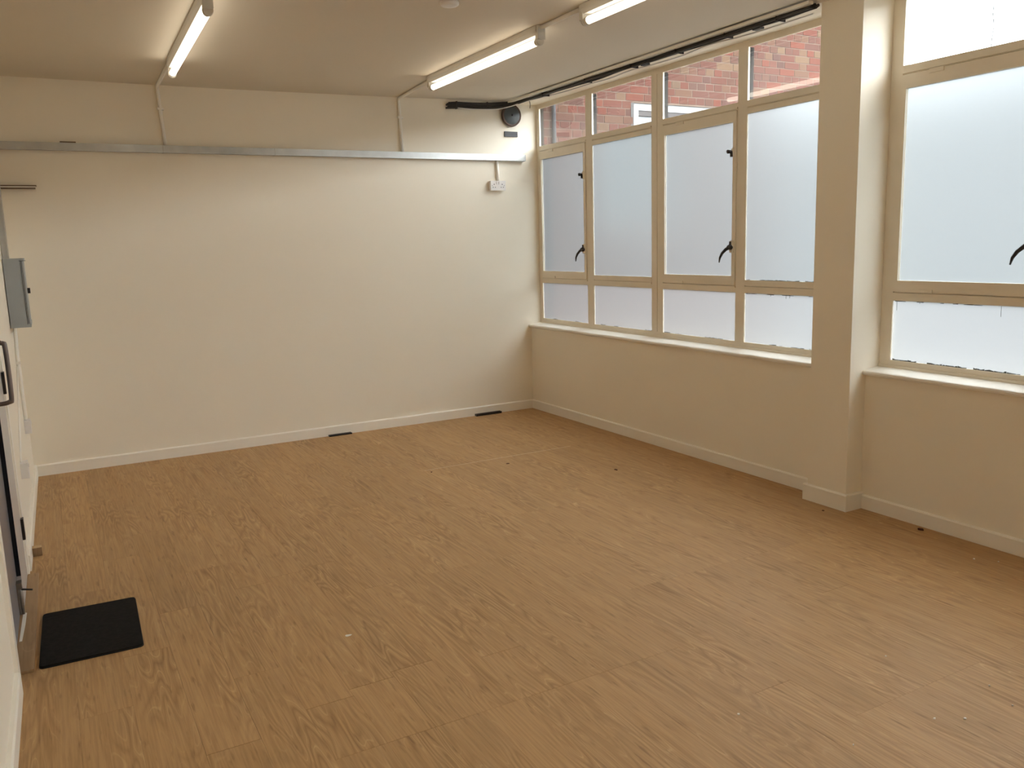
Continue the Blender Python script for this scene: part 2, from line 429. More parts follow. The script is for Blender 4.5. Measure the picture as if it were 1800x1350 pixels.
# skirting boards
def skirt_prof(t=0.018, h=0.082): return [(0, 0), (t, 0), (t, h - 0.007), (t - 0.006, h), (0, h)]
b = MB().prism([(-u, w) for u, w in skirt_prof()], 'x', xw(0), 0.0)
struct(b.build('baseboard_back', 'gloss'), 'cream skirting board along the back wall')
b = MB().prism([(-u, w) for u, w in skirt_prof()], 'y', -3.462, 0.0)
struct(b.build('baseboard_right', 'gloss'), 'cream skirting board under the far window')
b = MB().prism([(-u, w) for u, w in skirt_prof()], 'y', -7.206, -3.736)
struct(b.build('baseboard_right', 'gloss'), 'cream skirting board under the near window')
b = MB().prism([(-0.13 - u, w) for u, w in skirt_prof(0.02, 0.098)], 'y', -3.756, -3.442)
b.prism([(-3.736 - u, w) for u, w in skirt_prof(0.02, 0.098)], 'x', -0.1302, 0.0)
b.prism([(-3.462 + u, w) for u, w in skirt_prof(0.02, 0.098)], 'x', -0.1302, 0.0)
struct(b.build('baseboard_pier', 'gloss'), 'cream skirting board wrapped round the pier')
def left_skirt(s0, s1, label):
    b = MB(); v = []
    for s in (s0, s1):
        v.append([b.bm.verts.new((xw(s) + u, -s, w)) for u, w in skirt_prof(0.02, 0.085)])
    k = len(v[0])
    for i in range(k): b.bm.faces.new((v[0][i], v[0][(i+1) % k], v[1][(i+1) % k], v[1][i]))
    b.bm.faces.new(v[0]); b.bm.faces.new(list(reversed(v[1])))
    return struct(b.build('baseboard_left', 'gloss'), label)
left_skirt(0.0, 2.125, 'cream skirting board on the left wall beyond the door')
left_skirt(3.50, -YR, 'cream skirting board on the left wall nearest the viewer')

# ------------------------------------------------------------------ floor of laminate planks
floor = MB().box(XL, 0.0, YR, 0.0, -0.1, -0.007).build('floor', 'subfloor')
struct(floor, 'oak effect laminate floor')
PW, PX0, PL = 0.172, -3.372, 1.22
forced = {}
for k in range(0, 8): forced.setdefault(k, []).append(-4.50)
for k, y in ((0, -4.165), (1, -4.115), (2, -4.075), (4, -4.157), (8, -4.90), (13, -4.447), (-2, -4.26), (-3, -4.62)):
    forced.setdefault(k, []).append(y)
for k in range(9, 20): forced.setdefault(k, []).append(-1.515)
plank_cache = {}
def plank_mesh(w, l):
    key = (round(w, 4), round(l, 3))
    if key not in plank_cache:
        m = MB().box(-w/2, w/2, -l/2, l/2, -0.007, 0.0)
        plank_cache[key] = m.mesh('plank', 'plank')
    return plank_cache[key]
rng = random.Random(11)
for k in range(-7, 20):
    x0, x1 = PX0 + PW*k, PX0 + PW*(k+1)
    x0, x1 = max(x0, -4.32), min(x1, -0.001)
    if x1 - x0 < 0.01: continue
    js = sorted(forced.get(k, [rng.choice([-0.15, -0.35, -0.55, -0.75, -0.95, -1.1])]), reverse=True)
    joints = [0.0]
    y = js[0]; up = []
    while y < -0.12: up.append(y); y += PL
    joints += sorted(up, reverse=True)
    for j in js[1:]:
        while joints[-1] - j > 1.6: joints.append(joints[-1] - PL)
        joints.append(j)
    while joints[-1] - PL > YR + 0.15: joints.append(joints[-1] - PL)
    joints.append(YR)
    joints = sorted(set(round(j, 4) for j in joints), reverse=True)
    for a, c in zip(joints, joints[1:]):
        opened = any(abs(c - f) < 1e-3 for f in forced.get(k, []))
        g = 0.0016 if opened else 0.0006
        gx = 0.0011 if rng.random() < 0.25 else 0.0005
        w, l = (x1 - x0) - gx, (a - c) - g
        o = bpy.data.objects.new('plank', plank_mesh(w, l)); COL.objects.link(o)
        o.parent = floor
        o.location = ((x0 + x1) / 2, (a + c) / 2, 0.0)
o = MB().box(-1.79, -0.56, -1.5165, -1.5135, -0.004, 0.0006).build('joint_filler', 'filler', floor)
o['label'] = 'pale filler in an open joint'

# ------------------------------------------------------------------ windows
GX = 0.116                      # glass plane
FX0, FX1 = 0.108, 0.123         # frame depth (room side, outer side)
def pane(parent, name, y0, y1, z0, z1, mat, label=None):
    if mat == 'clear':          # the vents do not close quite plumb: they lean a touch into the room
        p = [(GX + 0.0025, z0 - 0.004), (GX + 0.0060, z0 - 0.004), (GX - 0.0010, z1 + 0.004), (GX - 0.0045, z1 + 0.004)]
        o = MB().prism(p, 'y', min(y0, y1) - 0.004, max(y0, y1) + 0.004).build(name, mat, parent)
        if label: o['label'] = label
        return o
    o = MB().box(GX, GX + 0.004, min(y0, y1) - 0.004, max(y0, y1) + 0.004, z0 - 0.004, z1 + 0.004).build(name, mat, parent)
    if label: o['label'] = label
    return o
def handle_set(parent, yh, z_h=1.497, z_p=2.122):
    """cockspur handle and the peg above it, on the closing stile of a casement"""
    h = MB()
    pts = [(0.072, yh, z_h), (0.060, yh + 0.020, z_h - 0.012), (0.054, yh + 0.050, z_h - 0.038), (0.055, yh + 0.072, z_h - 0.068), (0.060, yh + 0.084, z_h - 0.100)]
    h.tube(pts, [0.012, 0.011, 0.0095, 0.0075, 0.004], 10)
    h.lathe([(0.015, -0.018), (0.018, -0.011), (0.018, 0.006), (0.013, 0.014)], 14, (0.078, yh, z_h), 'x')
    h.box(0.074, 0.090, yh - 0.003, yh + 0.005, z_h, z_h + 0.040)
    ho = h.build('handle', 'black_metal', parent, 'black curved window catch')
    MB().box(0.084, 0.098, yh - 0.012, yh + 0.012, z_h - 0.035, z_h + 0.045).bevel(0.002, 1).build('backplate', 'frame', ho)
    p = MB()
    p.tube([(0.094, yh, z_p), (0.080, yh + 0.004, z_p + 0.002), (0.068, yh + 0.009, z_p + 0.004), (0.058, yh + 0.014, z_p + 0.004), (0.053, yh + 0.017, z_p + 0.003)], [0.009, 0.010, 0.012, 0.0135, 0.008], 12)
    p.tube([(0.078, yh, z_p), (0.078, yh - 0.003, z_p - 0.030)], [0.010, 0.009], 8)
    po = p.build('peg', 'black_metal', parent, 'black peg stay on the casement')
    MB().prism([(yh - 0.010, z_p - 0.035), (yh + 0.010, z_p - 0.012), (yh + 0.010, z_p + 0.014), (yh - 0.010, z_p + 0.032)], 'x', 0.083, 0.098).build('backplate', 'frame', po)

def window(name, ya, yb, label, bays):
    """ya far end, yb near end; bays: list of (kind, y_left, y_right) glass edges, kind 'c' casement or 'f' fixed"""
    w = struct_empty(name, (0.14, (ya + yb) / 2, 0.815), label)
    # outer frame
    f = MB()
    f.box(FX0, FX1, ya, yb, 0.815, 0.860); f.box(FX0, FX1, ya, yb, 2.767, 2.812)
    f.box(FX0, FX1, ya, bays[0][1], 0.86, 2.767)
    f.box(FX0, FX1, bays[-1][2], yb, 0.86, 2.767)
    f.build('frame', 'frame', w)
    # bead round the frame foot
    MB().box(FX0 - 0.008, FX0, ya, yb, 0.812, 0.832).build('bead', 'frame', w)
    # mullions between bays
    for (k0, a0, b0), (k1, a1, b1) in zip(bays, bays[1:]):
        if b0 - a1 > 0.11:      # coupled pair with a groove
            mid = (b0 + a1) / 2
            MB().box(FX0, FX1, b0, mid + 0.003, 0.86, 2.767).box(FX0 + 0.008, FX1, mid - 0.003, mid + 0.003, 0.86, 2.767).build('mullion', 'frame', w)
            MB().box(FX0, FX1, mid - 0.003, a1, 0.86, 2.767).build('mullion', 'frame', w)
        else:
            MB().box(FX0, FX1, b0, a1, 0.86, 2.767).build('mullion', 'frame', w)
    # transoms
    for kind, a, c in bays:
        MB().box(FX0, FX1, a, c, 2.392, 2.437).box(FX0 - 0.006, FX0, a, c, 2.396, 2.408).build('transom', 'frame', w)
        MB().box(FX0, FX1, a, c, 1.193, 1.238).box(FX0 - 0.006, FX0, a, c, 1.226, 1.236).build('transom', 'frame', w)
        if name == 'window_1': MB().box(FX1, FX1 + 0.034, a, a + 0.012, 2.437, 2.767).build('outer_strip', 'outer_strip', w, 'dark strip along the outer frame edge')  # dark strip outside the glass at the far edge of each top pane
        pane(w, 'top_pane', a, c, 2.437, 2.767, 'clear', 'clear glass top pane')
        pane(w, 'bottom_pane', a, c, 0.860, 1.193, 'frost_low', 'white obscured bottom pane')
        if kind == 'c':
            ca, cc = a - 0.0035, c + 0.0035     # a narrow shadow groove is left all round the sash
            MB().box(FX0 + 0.008, FX1, a, c, 1.238, 1.247).box(FX0 + 0.008, FX1, a, c, 2.383, 2.392).box(FX0 + 0.008, FX1, a, a - 0.010, 1.247, 2.383).box(FX0 + 0.008, FX1, c + 0.010, c, 1.247, 2.383).build('rebate', 'frame', w)
            ga, gc = a - 0.030, c + 0.032
            s = MB()
            x0, x1 = FX0 - 0.010, FX0 + 0.0155
            s.box(x0, x1, ca, ga, 1.242, 2.388); s.box(x0, x1, gc, cc, 1.242, 2.388)
            s.box(x0, x1, ga, gc, 1.242, 1.304); s.box(x0, x1, ga, gc, 2.317, 2.388)
            cs = s.build('casement', 'frame', w)
            pane(cs, 'pane', ga, gc, 1.304, 2.317, 'frost', 'frosted casement pane')
            # small hinge lugs on the sash
            for yy, zz in ((ca - 0.20, 1.250), (ca - 0.20, 2.380)):
                MB().box(x0 - 0.005, x0, yy - 0.04, yy + 0.04, zz - 0.010, zz + 0.010).bevel(0.002, 1).build('hinge', 'frame', cs)
            handle_set(cs, cc + 0.022)
        else:
            s = MB()
            x0, x1 = FX0 + 0.002, FX1
            s.box(x0 - 0.004, x1, a, c, 1.242, 1.279); s.box(x0 - 0.004, x1, a, c, 2.353, 2.388)
            s.box(FX0 + 0.008, FX1, a, c, 1.238, 1.242); s.box(FX0 + 0.008, FX1, a, c, 2.388, 2.392)
            s.build('fixed_light', 'frame', w)
            pane(w, 'middle_pane', a, c, 1.279, 2.353, 'frost', 'frosted fixed pane')
    return w
window('window_1', -0.002, -3.461, 'far steel window with four tall bays',
       [('c', -0.052, -0.804), ('f', -0.898, -1.682), ('c', -1.815, -2.586), ('f', -2.672, -3.43)])
window('window_2', -3.737, -7.205, 'near steel window beyond the pier',
       [('c', -3.808, -4.585), ('f', -4.672, -5.43), ('c', -5.57, -6.33), ('f', -6.42, -7.15)])
window('window_added', -7.481, -10.949, 'unseen steel window added behind the viewer for daylight',
       [('c', -7.552, -8.329), ('f', -8.416, -9.174), ('c', -9.314, -10.074), ('f', -10.164, -10.894)])  # unseen third window, added to bring in more daylight from behind
# grime along the foot of the panes, drips, specks, a crack
MAT['grime'] = principled('dark_grime', (0.045, 0.038, 0.030), 0.9, 0, 0.2, (60, 0.4))
MAT['crack'] = principled('grey_crack', (0.02, 0.02, 0.02), 0.7, 0, 0.2, (60, 0.2))
def grime(par, ya, yb, z0, seed, cover=0.55, hmax=0.006):
    r = random.Random(seed); b = MB(); y = max(ya, yb) - 0.01; lo = min(ya, yb) + 0.01
    while y > lo:
        L = r.uniform(0.01, 0.07); e = max(y - L, lo)
        if r.random() < cover:
            h0, h1 = r.uniform(0.0015, hmax), r.uniform(0.0015, hmax)
            b.prism([(y, z0), (y, z0 + h0), ((y + e) / 2, z0 + r.uniform(0.001, hmax)), (e, z0 + h1), (e, z0)], 'x', GX - 0.0012, GX - 0.0002)
        y = e - 0.002
    b.build('grime', 'grime', par, 'dark grime along the pane foot')
W1, W2 = bpy.data.objects['window_1'], bpy.data.objects['window_2']
for i, (a, c) in enumerate(((-0.052, -0.804), (-0.898, -1.682), (-1.815, -2.586), (-2.672, -3.43))):
    grime(W1, a, c, 0.860, 50 + i, 0.5 if i else 0.2)
grime(W1, -2.672, -3.43, 1.279, 60, 0.8); grime(W1, -2.672, -3.43, 1.187, 63, 0.4)
grime(W2, -3.808, -4.585, 0.860, 61, 0.9, 0.010); grime(W2, -3.808, -4.585, 1.188, 62, 0.35)
def drip(par, y, z0, z1, w=0.0022):
    MB().box(GX - 0.0012, GX - 0.0002, y - w / 2, y + w / 2, z0, z1).build('drip', 'grime', par, 'thin brown drip on the glass')
for y, l in ((-3.83, 0.055), (-3.97, 0.012), (-4.415, 0.055)): drip(W2, y, 1.193 - l, 1.193, 0.0016)
for y, l in ((-2.90, 0.015), (-3.03, 0.025), (-3.06, 0.020)): drip(W1, y, 1.193 - l, 1.193)
MB().tube([(GX - 0.006, -4.280, 2.764), (GX - 0.004, -4.283, 2.62), (GX - 0.003, -4.281, 2.585), (GX - 0.002, -4.289, 2.53), (GX - 0.001, -4.282, 2.475), (GX, -4.280, 2.439)], 0.0021, 6).build('crack', 'crack', W2, 'hairline crack in the top pane')
# window sills with a rounded nose
def sill(name, ya, yb, label):
    pr = [(0.10, 0.790), (-0.018, 0.778), (-0.026, 0.783), (-0.029, 0.792), (-0.026, 0.801), (-0.018, 0.805), (0.10, 0.817)]
    b = MB(); n = 40; rings = []
    r = random.Random(3)
    for i in range(n + 1):
        y = ya + (yb - ya) * i / n
        dx = r.uniform(-0.0025, 0.0025); dz = r.uniform(-0.0012, 0.0012)
        rings.append([b.bm.verts.new((u + (dx if u < 0 else 0), y, w + (dz if u < 0 else 0))) for u, w in pr])
    k = len(pr)
    for i in range(n):
        for j in range(k): b.bm.faces.new((rings[i][j], rings[i][(j+1) % k], rings[i+1][(j+1) % k], rings[i+1][j]))
    b.bm.faces.new(rings[0]); b.bm.faces.new(list(reversed(rings[-1])))
    return struct(b.build(name, 'sill'), label)
sill('trim_3', -0.001, -3.461, 'white painted sill of the far window')
sill('trim_4', -3.737, -7.205, 'white painted sill of the near window')
sill('trim_5', -7.481, -10.949, 'white painted sill of the added window behind the viewer')

# ------------------------------------------------------------------ outside: brick wing, ground
struct(MB().box(0.25, 40, -45, 30, -0.6, -0.3).build('ground', 'concrete'), 'pale concrete yard outside')
struct(MB().box(9.5, 10.2, -45, 12, -0.3, 4.3).build('wall_light_block', 'concrete'), 'unseen grey wall added across the yard to block low sky')  # unseen wall, added to keep low sky light off the frosted panes
BY = 0.03                       # brick face plane
bw = empty('brick_building', (2.3, 0.15, -0.3), 'weathered red brick wing of the building seen through the top panes', 'building')
BX0, BX1, BZ0, BZ1 = 0.146, 4.55, -0.3, 4.70
wx0, wx1, wz0, wz1 = 1.235, 2.60, 1.70, 2.895      # opening of the white window
m = MB()
m.box(BX0, wx0, BY + 0.0035, BY + 0.3, BZ0, BZ1); m.box(wx1, BX1, BY + 0.0035, BY + 0.3, BZ0, BZ1)
m.box(wx0, wx1, BY + 0.0035, BY + 0.3, BZ0, wz0); m.box(wx0, wx1, BY + 0.0035, BY + 0.3, wz1, BZ1)
m.build('mortar_bed', 'mortar', bw)
r = random.Random(23)
bricks = []
CH = 0.0738
z = wz1 + 0.012 - CH * 34
row = 0
while z + CH < BZ1 - 0.005:
    rtype = (row % 4 in (0, 2))
    x = BX0 + 0.002 - (0.0 if rtype else 0.055) + r.uniform(-0.02, 0.02)
    while x < BX1:
        if rtype: L = 0.1125 if r.random() < 0.90 else 0.225
        else: L = 0.225 if r.random() < 0.72 else 0.1125
        a, c = max(x, BX0 + 0.003), min(x + L - 0.010, BX1 - 0.002)
        if c - a > 0.03 and z > 0.6:
            zc0, zc1 = z + 0.005, z + CH - 0.005
            if not (c > wx0 + 0.004 and a < wx1 - 0.004 and zc1 > wz0 and zc0 < wz1 - 0.01):
                bricks.append((a, c, zc0, zc1))
            else:
                if a < wx0 - 0.03: bricks.append((a, wx0, zc0, zc1))
                if c > wx1 + 0.03: bricks.append((wx1, c, zc0, zc1))
        x += L
    z += CH; row += 1
def vis_score(q):
    x = (q[0] + q[1]) / 2; zz = (q[2] + q[3]) / 2
    zl = 2.56 + (3.50 - 2.56) * (x - 0.16) / 3.63
    zh = 2.79 + (3.84 - 2.79) * (x - 0.16) / 3.65
    d = max(zl - zz, zz - zh, 0)
    return d + (0 if x < 4.1 else (x - 4.1))
bricks.sort(key=vis_score)
cache = {}
for i, (a, c, z0, z1) in enumerate(bricks[:290]):
    key = round(c - a, 3)
    if key not in cache:
        cache[key] = MB().box(-(c-a)/2, (c-a)/2, 0.0, 0.03, -(z1-z0)/2, (z1-z0)/2).bevel(0.003, 1).mesh('brick', 'brick')
    o = bpy.data.objects.new('brick', cache[key]); COL.objects.link(o)
    o.parent = bw; o.matrix_parent_inverse = world_loc(bw).inverted()
    o.location = ((a + c) / 2, BY + r.uniform(-0.002, 0.002), (z0 + z1) / 2)
    o.rotation_euler = (0, r.uniform(-0.008, 0.008), 0)
m = MB()
for (a, c, z0, z1) in bricks[290:]: m.box(a, c, BY + r.uniform(-0.002, 0.002), BY + 0.03, z0, z1)
o = m.build('brickwork', 'brick', bw); o['kind'] = 'stuff'
# white window of the brick wing, set a little back
MB().box(wx0 - 0.022, wx0 + 0.014, BY - 0.001, BY + 0.07, wz0, wz1).build('reveal', 'grey_reveal', bw)
wf = MB()
a0, a1 = wx0 + 0.014, wx1
wf.box(a0, a1, BY + 0.02, BY + 0.09, wz1 - 0.068, wz1); wf.box(a0, a1, BY + 0.02, BY + 0.09, wz0, wz0 + 0.07)
wf.box(a0, a0 + 0.072, BY + 0.02, BY + 0.09, wz0 + 0.07, wz1 - 0.068); wf.box(a1 - 0.07, a1, BY + 0.02, BY + 0.09, wz0 + 0.07, wz1 - 0.068)
wfo = wf.build('window_frame', 'upvc', bw, 'white frame of the window in the brick wall')
MB().box(a0 + 0.072, a1 - 0.07, BY + 0.055, BY + 0.06, wz0 + 0.07, wz1 - 0.068).build('pane', 'dark_glass', wfo, 'grey window glass')
MB().box(a0 + 0.072, a1 - 0.07, BY + 0.03, BY + 0.05, wz1 - 0.118, wz1 - 0.068).build('blind_box', 'black_metal', wfo, 'dark band under the window head')
# downpipe
dp = empty('drainpipe', (0.300, BY - 0.04, -0.3), 'dark grey drainpipe down the brick wall by the window corner', 'pipe')
MB().tube([(0.300, BY - 0.03, -0.3), (0.300, BY - 0.03, 4.6)], 0.020, 14).build('pipe', 'grey_pipe', dp)
for zz in (1.2, 3.05, 4.2): MB().box(0.270, 0.330, BY - 0.035, BY - 0.003, zz, zz + 0.03).bevel(0.003, 1).build('bracket', 'grey_pipe', dp)

# ------------------------------------------------------------------ fluorescent battens
def batten(x, y0, y1, rz, label, lit_len=1.5):
    """y0 far end (towards back wall), y1 near end"""
    zc = ceil_z(x)
    ym = (y0 + y1) / 2; hl = (y0 - y1) / 2
    e = empty('batten_light', (x, ym, zc), label, 'ceiling light', 'strip lights along the ceiling', rz)
    def put(mb, name, mat, par=None, lab=None):
        o = bpy.data.objects.new(name, mb.mesh(name, mat)); COL.objects.link(o); o.parent = par or e
        if lab: o['label'] = lab
        return o
    b = MB().prism([(-0.030, 0.0), (-0.030, -0.026), (-0.020, -0.050), (0.020, -0.050), (0.030, -0.026), (0.030, 0.0)], 'y', -hl + 0.02, hl - 0.02)
    put(b, 'housing', 'lamp_white')
    for sgn in (-1, 1):
        h = MB().box(-0.024, 0.024, sgn * (hl - 0.032), sgn * hl, -0.078, 0.0).bevel(0.004, 2)
        h.lathe([(0.026, 0.0), (0.026, 0.010), (0.022, 0.016)] if sgn > 0 else [(0.026, 0.0), (0.026, -0.010), (0.022, -0.016)], 20, (0, sgn * (hl - 0.030), -0.084), 'y')
        put(h, 'lampholder', 'lamp_white')
    t = MB().tube([(0, -hl + 0.034, -0.084), (0, hl - 0.034, -0.084)], 0.0195, 20)
    put(t, 'lamp_tube', 'tube', None, 'glowing warm white tube')
    for sgn in (-1, 1):
        put(MB().lathe([(0.0205, 0.0), (0.0205, 0.022)], 20, (0, sgn * (hl - 0.045) - 0.011, -0.084), 'y'), 'end_cap', 'lamp_white')
    return e
batten(-3.162, -0.865, -2.50, math.radians(-1.6), 'lit strip light over the fuse box side, left of the smoke detector')
batten(-1.338, -0.895, -2.50, 0.0, 'lit strip light near the far window, farthest of its row')
batten(-1.338, -2.925, -4.53, 0.0, 'lit strip light cut by the top edge, beside the pier')

# ------------------------------------------------------------------ conduits
def conduit(name, pts, r, label, clips=(), clip_axis='y'):
    e = empty(name, pts[-1], label, 'conduit', 'white surface conduits')
    MB().tube(pts, r, 12).build('pipe', 'conduit', e)
    for c in clips:
        if clip_axis == 'y': MB().box(c[0] - r - 0.010, c[0] + r + 0.010, c[1] - r - 0.004, 0.0, c[2] - 0.008, c[2] + 0.008).bevel(0.002, 1).build('saddle_clip', 'conduit', e)
        else: MB().box(c[0] - 0.02, c[0] + r + 0.003, c[1] - r - 0.008, c[1] + r + 0.008, c[2] - 0.006, c[2] + 0.006).bevel(0.002, 1).build('saddle_clip', 'conduit', e)
    return e
R = 0.0125
conduit('conduit', [(-3.150, -0.868, 2.778), (-3.128, -0.05, 2.778), (-3.126, -0.022, 2.772), (-3.125, -R - 0.002, 2.752), (-3.106, -R - 0.002, 2.358)], R,
        'thin white conduit from the trunking up to the left strip light', [(-3.118, -R, 2.62)])
conduit('conduit', [(-1.312, -0.895, 2.793), (-1.24, -0.05, 2.793), (-1.238, -0.022, 2.788), (-1.238, -R - 0.002, 2.768), (-1.228, -R - 0.002, 2.358)], R,
        'thin white conduit from the trunking up to the right strip light', [(-1.234, -R, 2.64)])
conduit('conduit', [(-0.322, -R - 0.002, 2.306), (-0.314, -R - 0.002, 2.125)], R, 'short white conduit dropping to the double socket', [])
conduit('conduit', [(-1.338, -2.50, 2.793), (-1.338, -2.925, 2.793)], R, 'white conduit joining the two right strip lights', [])

# ------------------------------------------------------------------ galvanised trunking on the back wall
tk = empty('cable_trunking', (-2.1, -0.025, 2.31), 'long galvanised steel trunking across the back wall', 'trunking')
edges = [xw(0) + 0.001, -3.13, -2.312, -0.456, -0.047]
for a, c in zip(edges, edges[1:]):
    MB().box(a, c - 0.0015, -0.048, -0.001, 2.3055, 2.3545).bevel(0.002, 1).build('trunking_length', 'galv', tk)
    MB().box(a, c - 0.0015, -0.051, -0.0478, 2.3035, 2.3565).bevel(0.0008, 1).build('cover', 'galv', tk)
for xj in (-3.13, -2.312, -0.456):
    MB().box(xj - 0.0015, xj + 0.0015, -0.0515, -0.003, 2.303, 2.357).build('joint_strip', 'steel', tk)
MB().box(-0.048, -0.042, -0.052, -0.001, 2.302, 2.358).build('end_cap', 'galv', tk)
MB().box(-3.80, -3.70, -0.045, -0.004, 2.356, 2.366).bevel(0.002, 1).build('clamp', 'brown_bar', tk, 'small dark clip on top of the trunking')

# ------------------------------------------------------------------ sockets
so = empty('double_socket', (-0.331, 0.0, 2.04), 'white double wall socket below the right end of the trunking', 'socket')
MB().box(-0.405, -0.257, -0.034, -0.001, 2.043, 2.125).bevel(0.003, 2).build('back_box', 'white_plastic', so)
pl = MB().box(-0.407, -0.255, -0.043, -0.034, 2.041, 2.127).bevel(0.003, 2).build('face_plate', 'white_plastic', so)
for cx in (-0.372, -0.290):
    for dx, z0, z1, w in ((0, 2.090, 2.099, 0.0035), (-0.011, 2.066, 2.072, 0.004), (0.011, 2.066, 2.072, 0.004)):
        MB().box(cx + dx - w, cx + dx + w, -0.0436, -0.042, z0, z1).build('pin_slot', 'black_metal', pl)
for cx in (-0.343, -0.319):
    MB().box(cx - 0.006, cx + 0.006, -0.047, -0.043, 2.096, 2.118).bevel(0.001, 1).build('switch', 'white_plastic', pl)
for cx in (-0.392, -0.270): MB().lathe([(0.003, 0.0), (0.003, -0.001)], 10, (cx, -0.043, 2.084), 'y').build('screw', 'charcoal', pl)

# ------------------------------------------------------------------ bell and plate
be = empty('alarm_bell', (-0.166, 0.0, 2.61), 'round dark alarm bell high on the back wall near the corner', 'bell')
MB().lathe([(0.060, 0.0), (0.060, -0.02)], 28, (-0.168, -0.001, 2.702), 'y').build('bell_base', 'dark_brown', be)
MB().lathe([(0.097, -0.018), (0.099, -0.026), (0.096, -0.040), (0.091, -0.043), (0.087, -0.040)], 40, (-0.168, 0, 2.702), 'y').build('rim', 'dark_brown', be)
MB().lathe([(0.089, -0.036), (0.080, -0.040), (0.060, -0.044), (0.030, -0.047), (0.010, -0.048)], 40, (-0.168, 0, 2.702), 'y').build('gong', 'bell', be)
MB().lathe([(0.009, -0.047), (0.009, -0.055), (0.004, -0.058)], 14, (-0.168, 0, 2.702), 'y').build('centre_bolt', 'black_metal', be)
pt = empty('wall_plate', (-0.164, 0.0, 2.518), 'small charcoal rectangular plate under the bell', 'plate')
MB().box(-0.231, -0.097, -0.010, -0.0005, 2.518, 2.564).bevel(0.002, 1).build('plate', 'charcoal', pt)
for xx in (-0.222, -0.106): MB().lathe([(0.004, 0.0), (0.003, -0.002)], 10, (xx, -0.010, 2.541), 'y').build('screw', 'black_metal', pt)

# ------------------------------------------------------------------ cables along the ceiling edge
def smooth(pts, n=6):
    P = [Vector(p) for p in pts]; out = []
    for i in range(len(P) - 1):
        p0, p1, p2, p3 = P[max(i-1, 0)], P[i], P[i+1], P[min(i+2, len(P)-1)]
        for k in range(n):
            t = k / n
            out.append(0.5 * ((2*p1) + (-p0 + p2)*t + (2*p0 - 5*p1 + 4*p2 - p3)*t*t + (-p0 + 3*p1 - 3*p2 + p3)*t*t*t))
    out.append(P[-1]); return out
cb = empty('cable_bundle', (-0.4, -0.03, 2.74), 'black cable bundle strapped along the ceiling edge above the far window', 'cable')
rc = random.Random(5)
for i in range(6):
    dz = 0.0085 * i; dy = (i % 2) * 0.006
    pts = [(-0.805 + 0.012 * (i % 3), -0.014 - dy, 2.738 + dz), (-0.70, -0.014 - dy, 2.744 + dz), (-0.55, -0.014 - dy, 2.745 + dz), (-0.40, -0.014 - dy, 2.752 + dz),
           (-0.29, -0.034 - dy, 2.764 + dz * 0.9), (-0.205 + 0.004*i, -0.105 - dy, 2.776 + dz * 0.7), (-0.178 + 0.003*i, -0.22, 2.784 + dz * 0.5)]
    y = -0.5
    while y > -3.44:
        pts.append((-0.166 + 0.010 * (i - 2.5) + rc.uniform(-0.007, 0.007), y, 2.786 + 0.0075 * (i % 3) + rc.uniform(-0.008, 0.003)))
        y -= 0.30
    pts.append((-0.168 + 0.009 * (i - 2.5), -3.455, 2.790 + 0.006 * (i % 3)))
    MB().tube(smooth(pts, 5), 0.0082, 8).build('cable', 'black_cable', cb)
for xx, zc in ((-0.705, 2.766), (-0.405, 2.774)):
    MB().box(xx - 0.004, xx + 0.004, -0.032, -0.001, zc - 0.032, zc + 0.032).bevel(0.002, 1).build('cable_tie', 'black_metal', cb)
for yy in (-0.62, -1.25, -1.83, -2.32, -2.78, -3.2):
    MB().box(-0.203, -0.128, yy - 0.003, yy + 0.003, 2.774, 2.812).bevel(0.003, 1).build('cable_tie', 'black_metal', cb)
MB().tube([(-0.135, -0.30, 2.790), (-0.130, -0.305, 2.755), (-0.132, -0.30, 2.725)], 0.0025, 6).build('tie_tail', 'black_metal', cb)
for yy in (-1.95, -3.02): MB().box(-0.175, -0.140, yy - 0.03, yy + 0.03, 2.770, 2.782).bevel(0.003, 1).build('connector', 'charcoal', cb)
wpts = [(-0.70, -0.030, 2.741), (-0.58, -0.034, 2.736), (-0.45, -0.034, 2.739), (-0.32, -0.05, 2.746), (-0.22, -0.12, 2.764), (-0.155, -0.27, 2.786)]
y = -0.6
while y > -3.44:
    wpts.append((-0.112 + rc.uniform(-0.014, 0.016), y, 2.778 + rc.uniform(-0.010, 0.008))); y -= 0.28
MB().tube(smooth(wpts, 6), 0.0045, 8).build('thin_wire', 'white_plastic', cb, 'thin white wire tied to the bundle')

# ------------------------------------------------------------------ smoke detector
sd = empty('smoke_detector', (-2.093, -2.862, ceil_z(-2.093)), 'round white smoke detector on the ceiling at the top edge', 'smoke detector')
zt = ceil_z(-2.093)
MB().lathe([(0.050, 0.0), (0.050, -0.012), (0.040, -0.016)], 32, (-2.093, -2.862, zt), 'z').build('base', 'white_plastic', sd)
MB().lathe([(0.034, -0.014), (0.034, -0.034)], 28, (-2.093, -2.862, zt), 'z').build('chamber', 'black_metal', sd)
for k in range(22):
    a = 2 * math.pi * k / 22
    cx, cy = -2.093 + 0.042 * math.cos(a), -2.862 + 0.042 * math.sin(a)
    MB().tube([(cx, cy, zt - 0.013), (cx, cy, zt - 0.036)], 0.002, 6).build('vent_rib', 'white_plastic', sd)
MB().lathe([(0.046, -0.033), (0.049, -0.038), (0.047, -0.047), (0.040, -0.052), (0.020, -0.054)], 32, (-2.093, -2.862, zt), 'z').build('cover', 'white_plastic', sd)

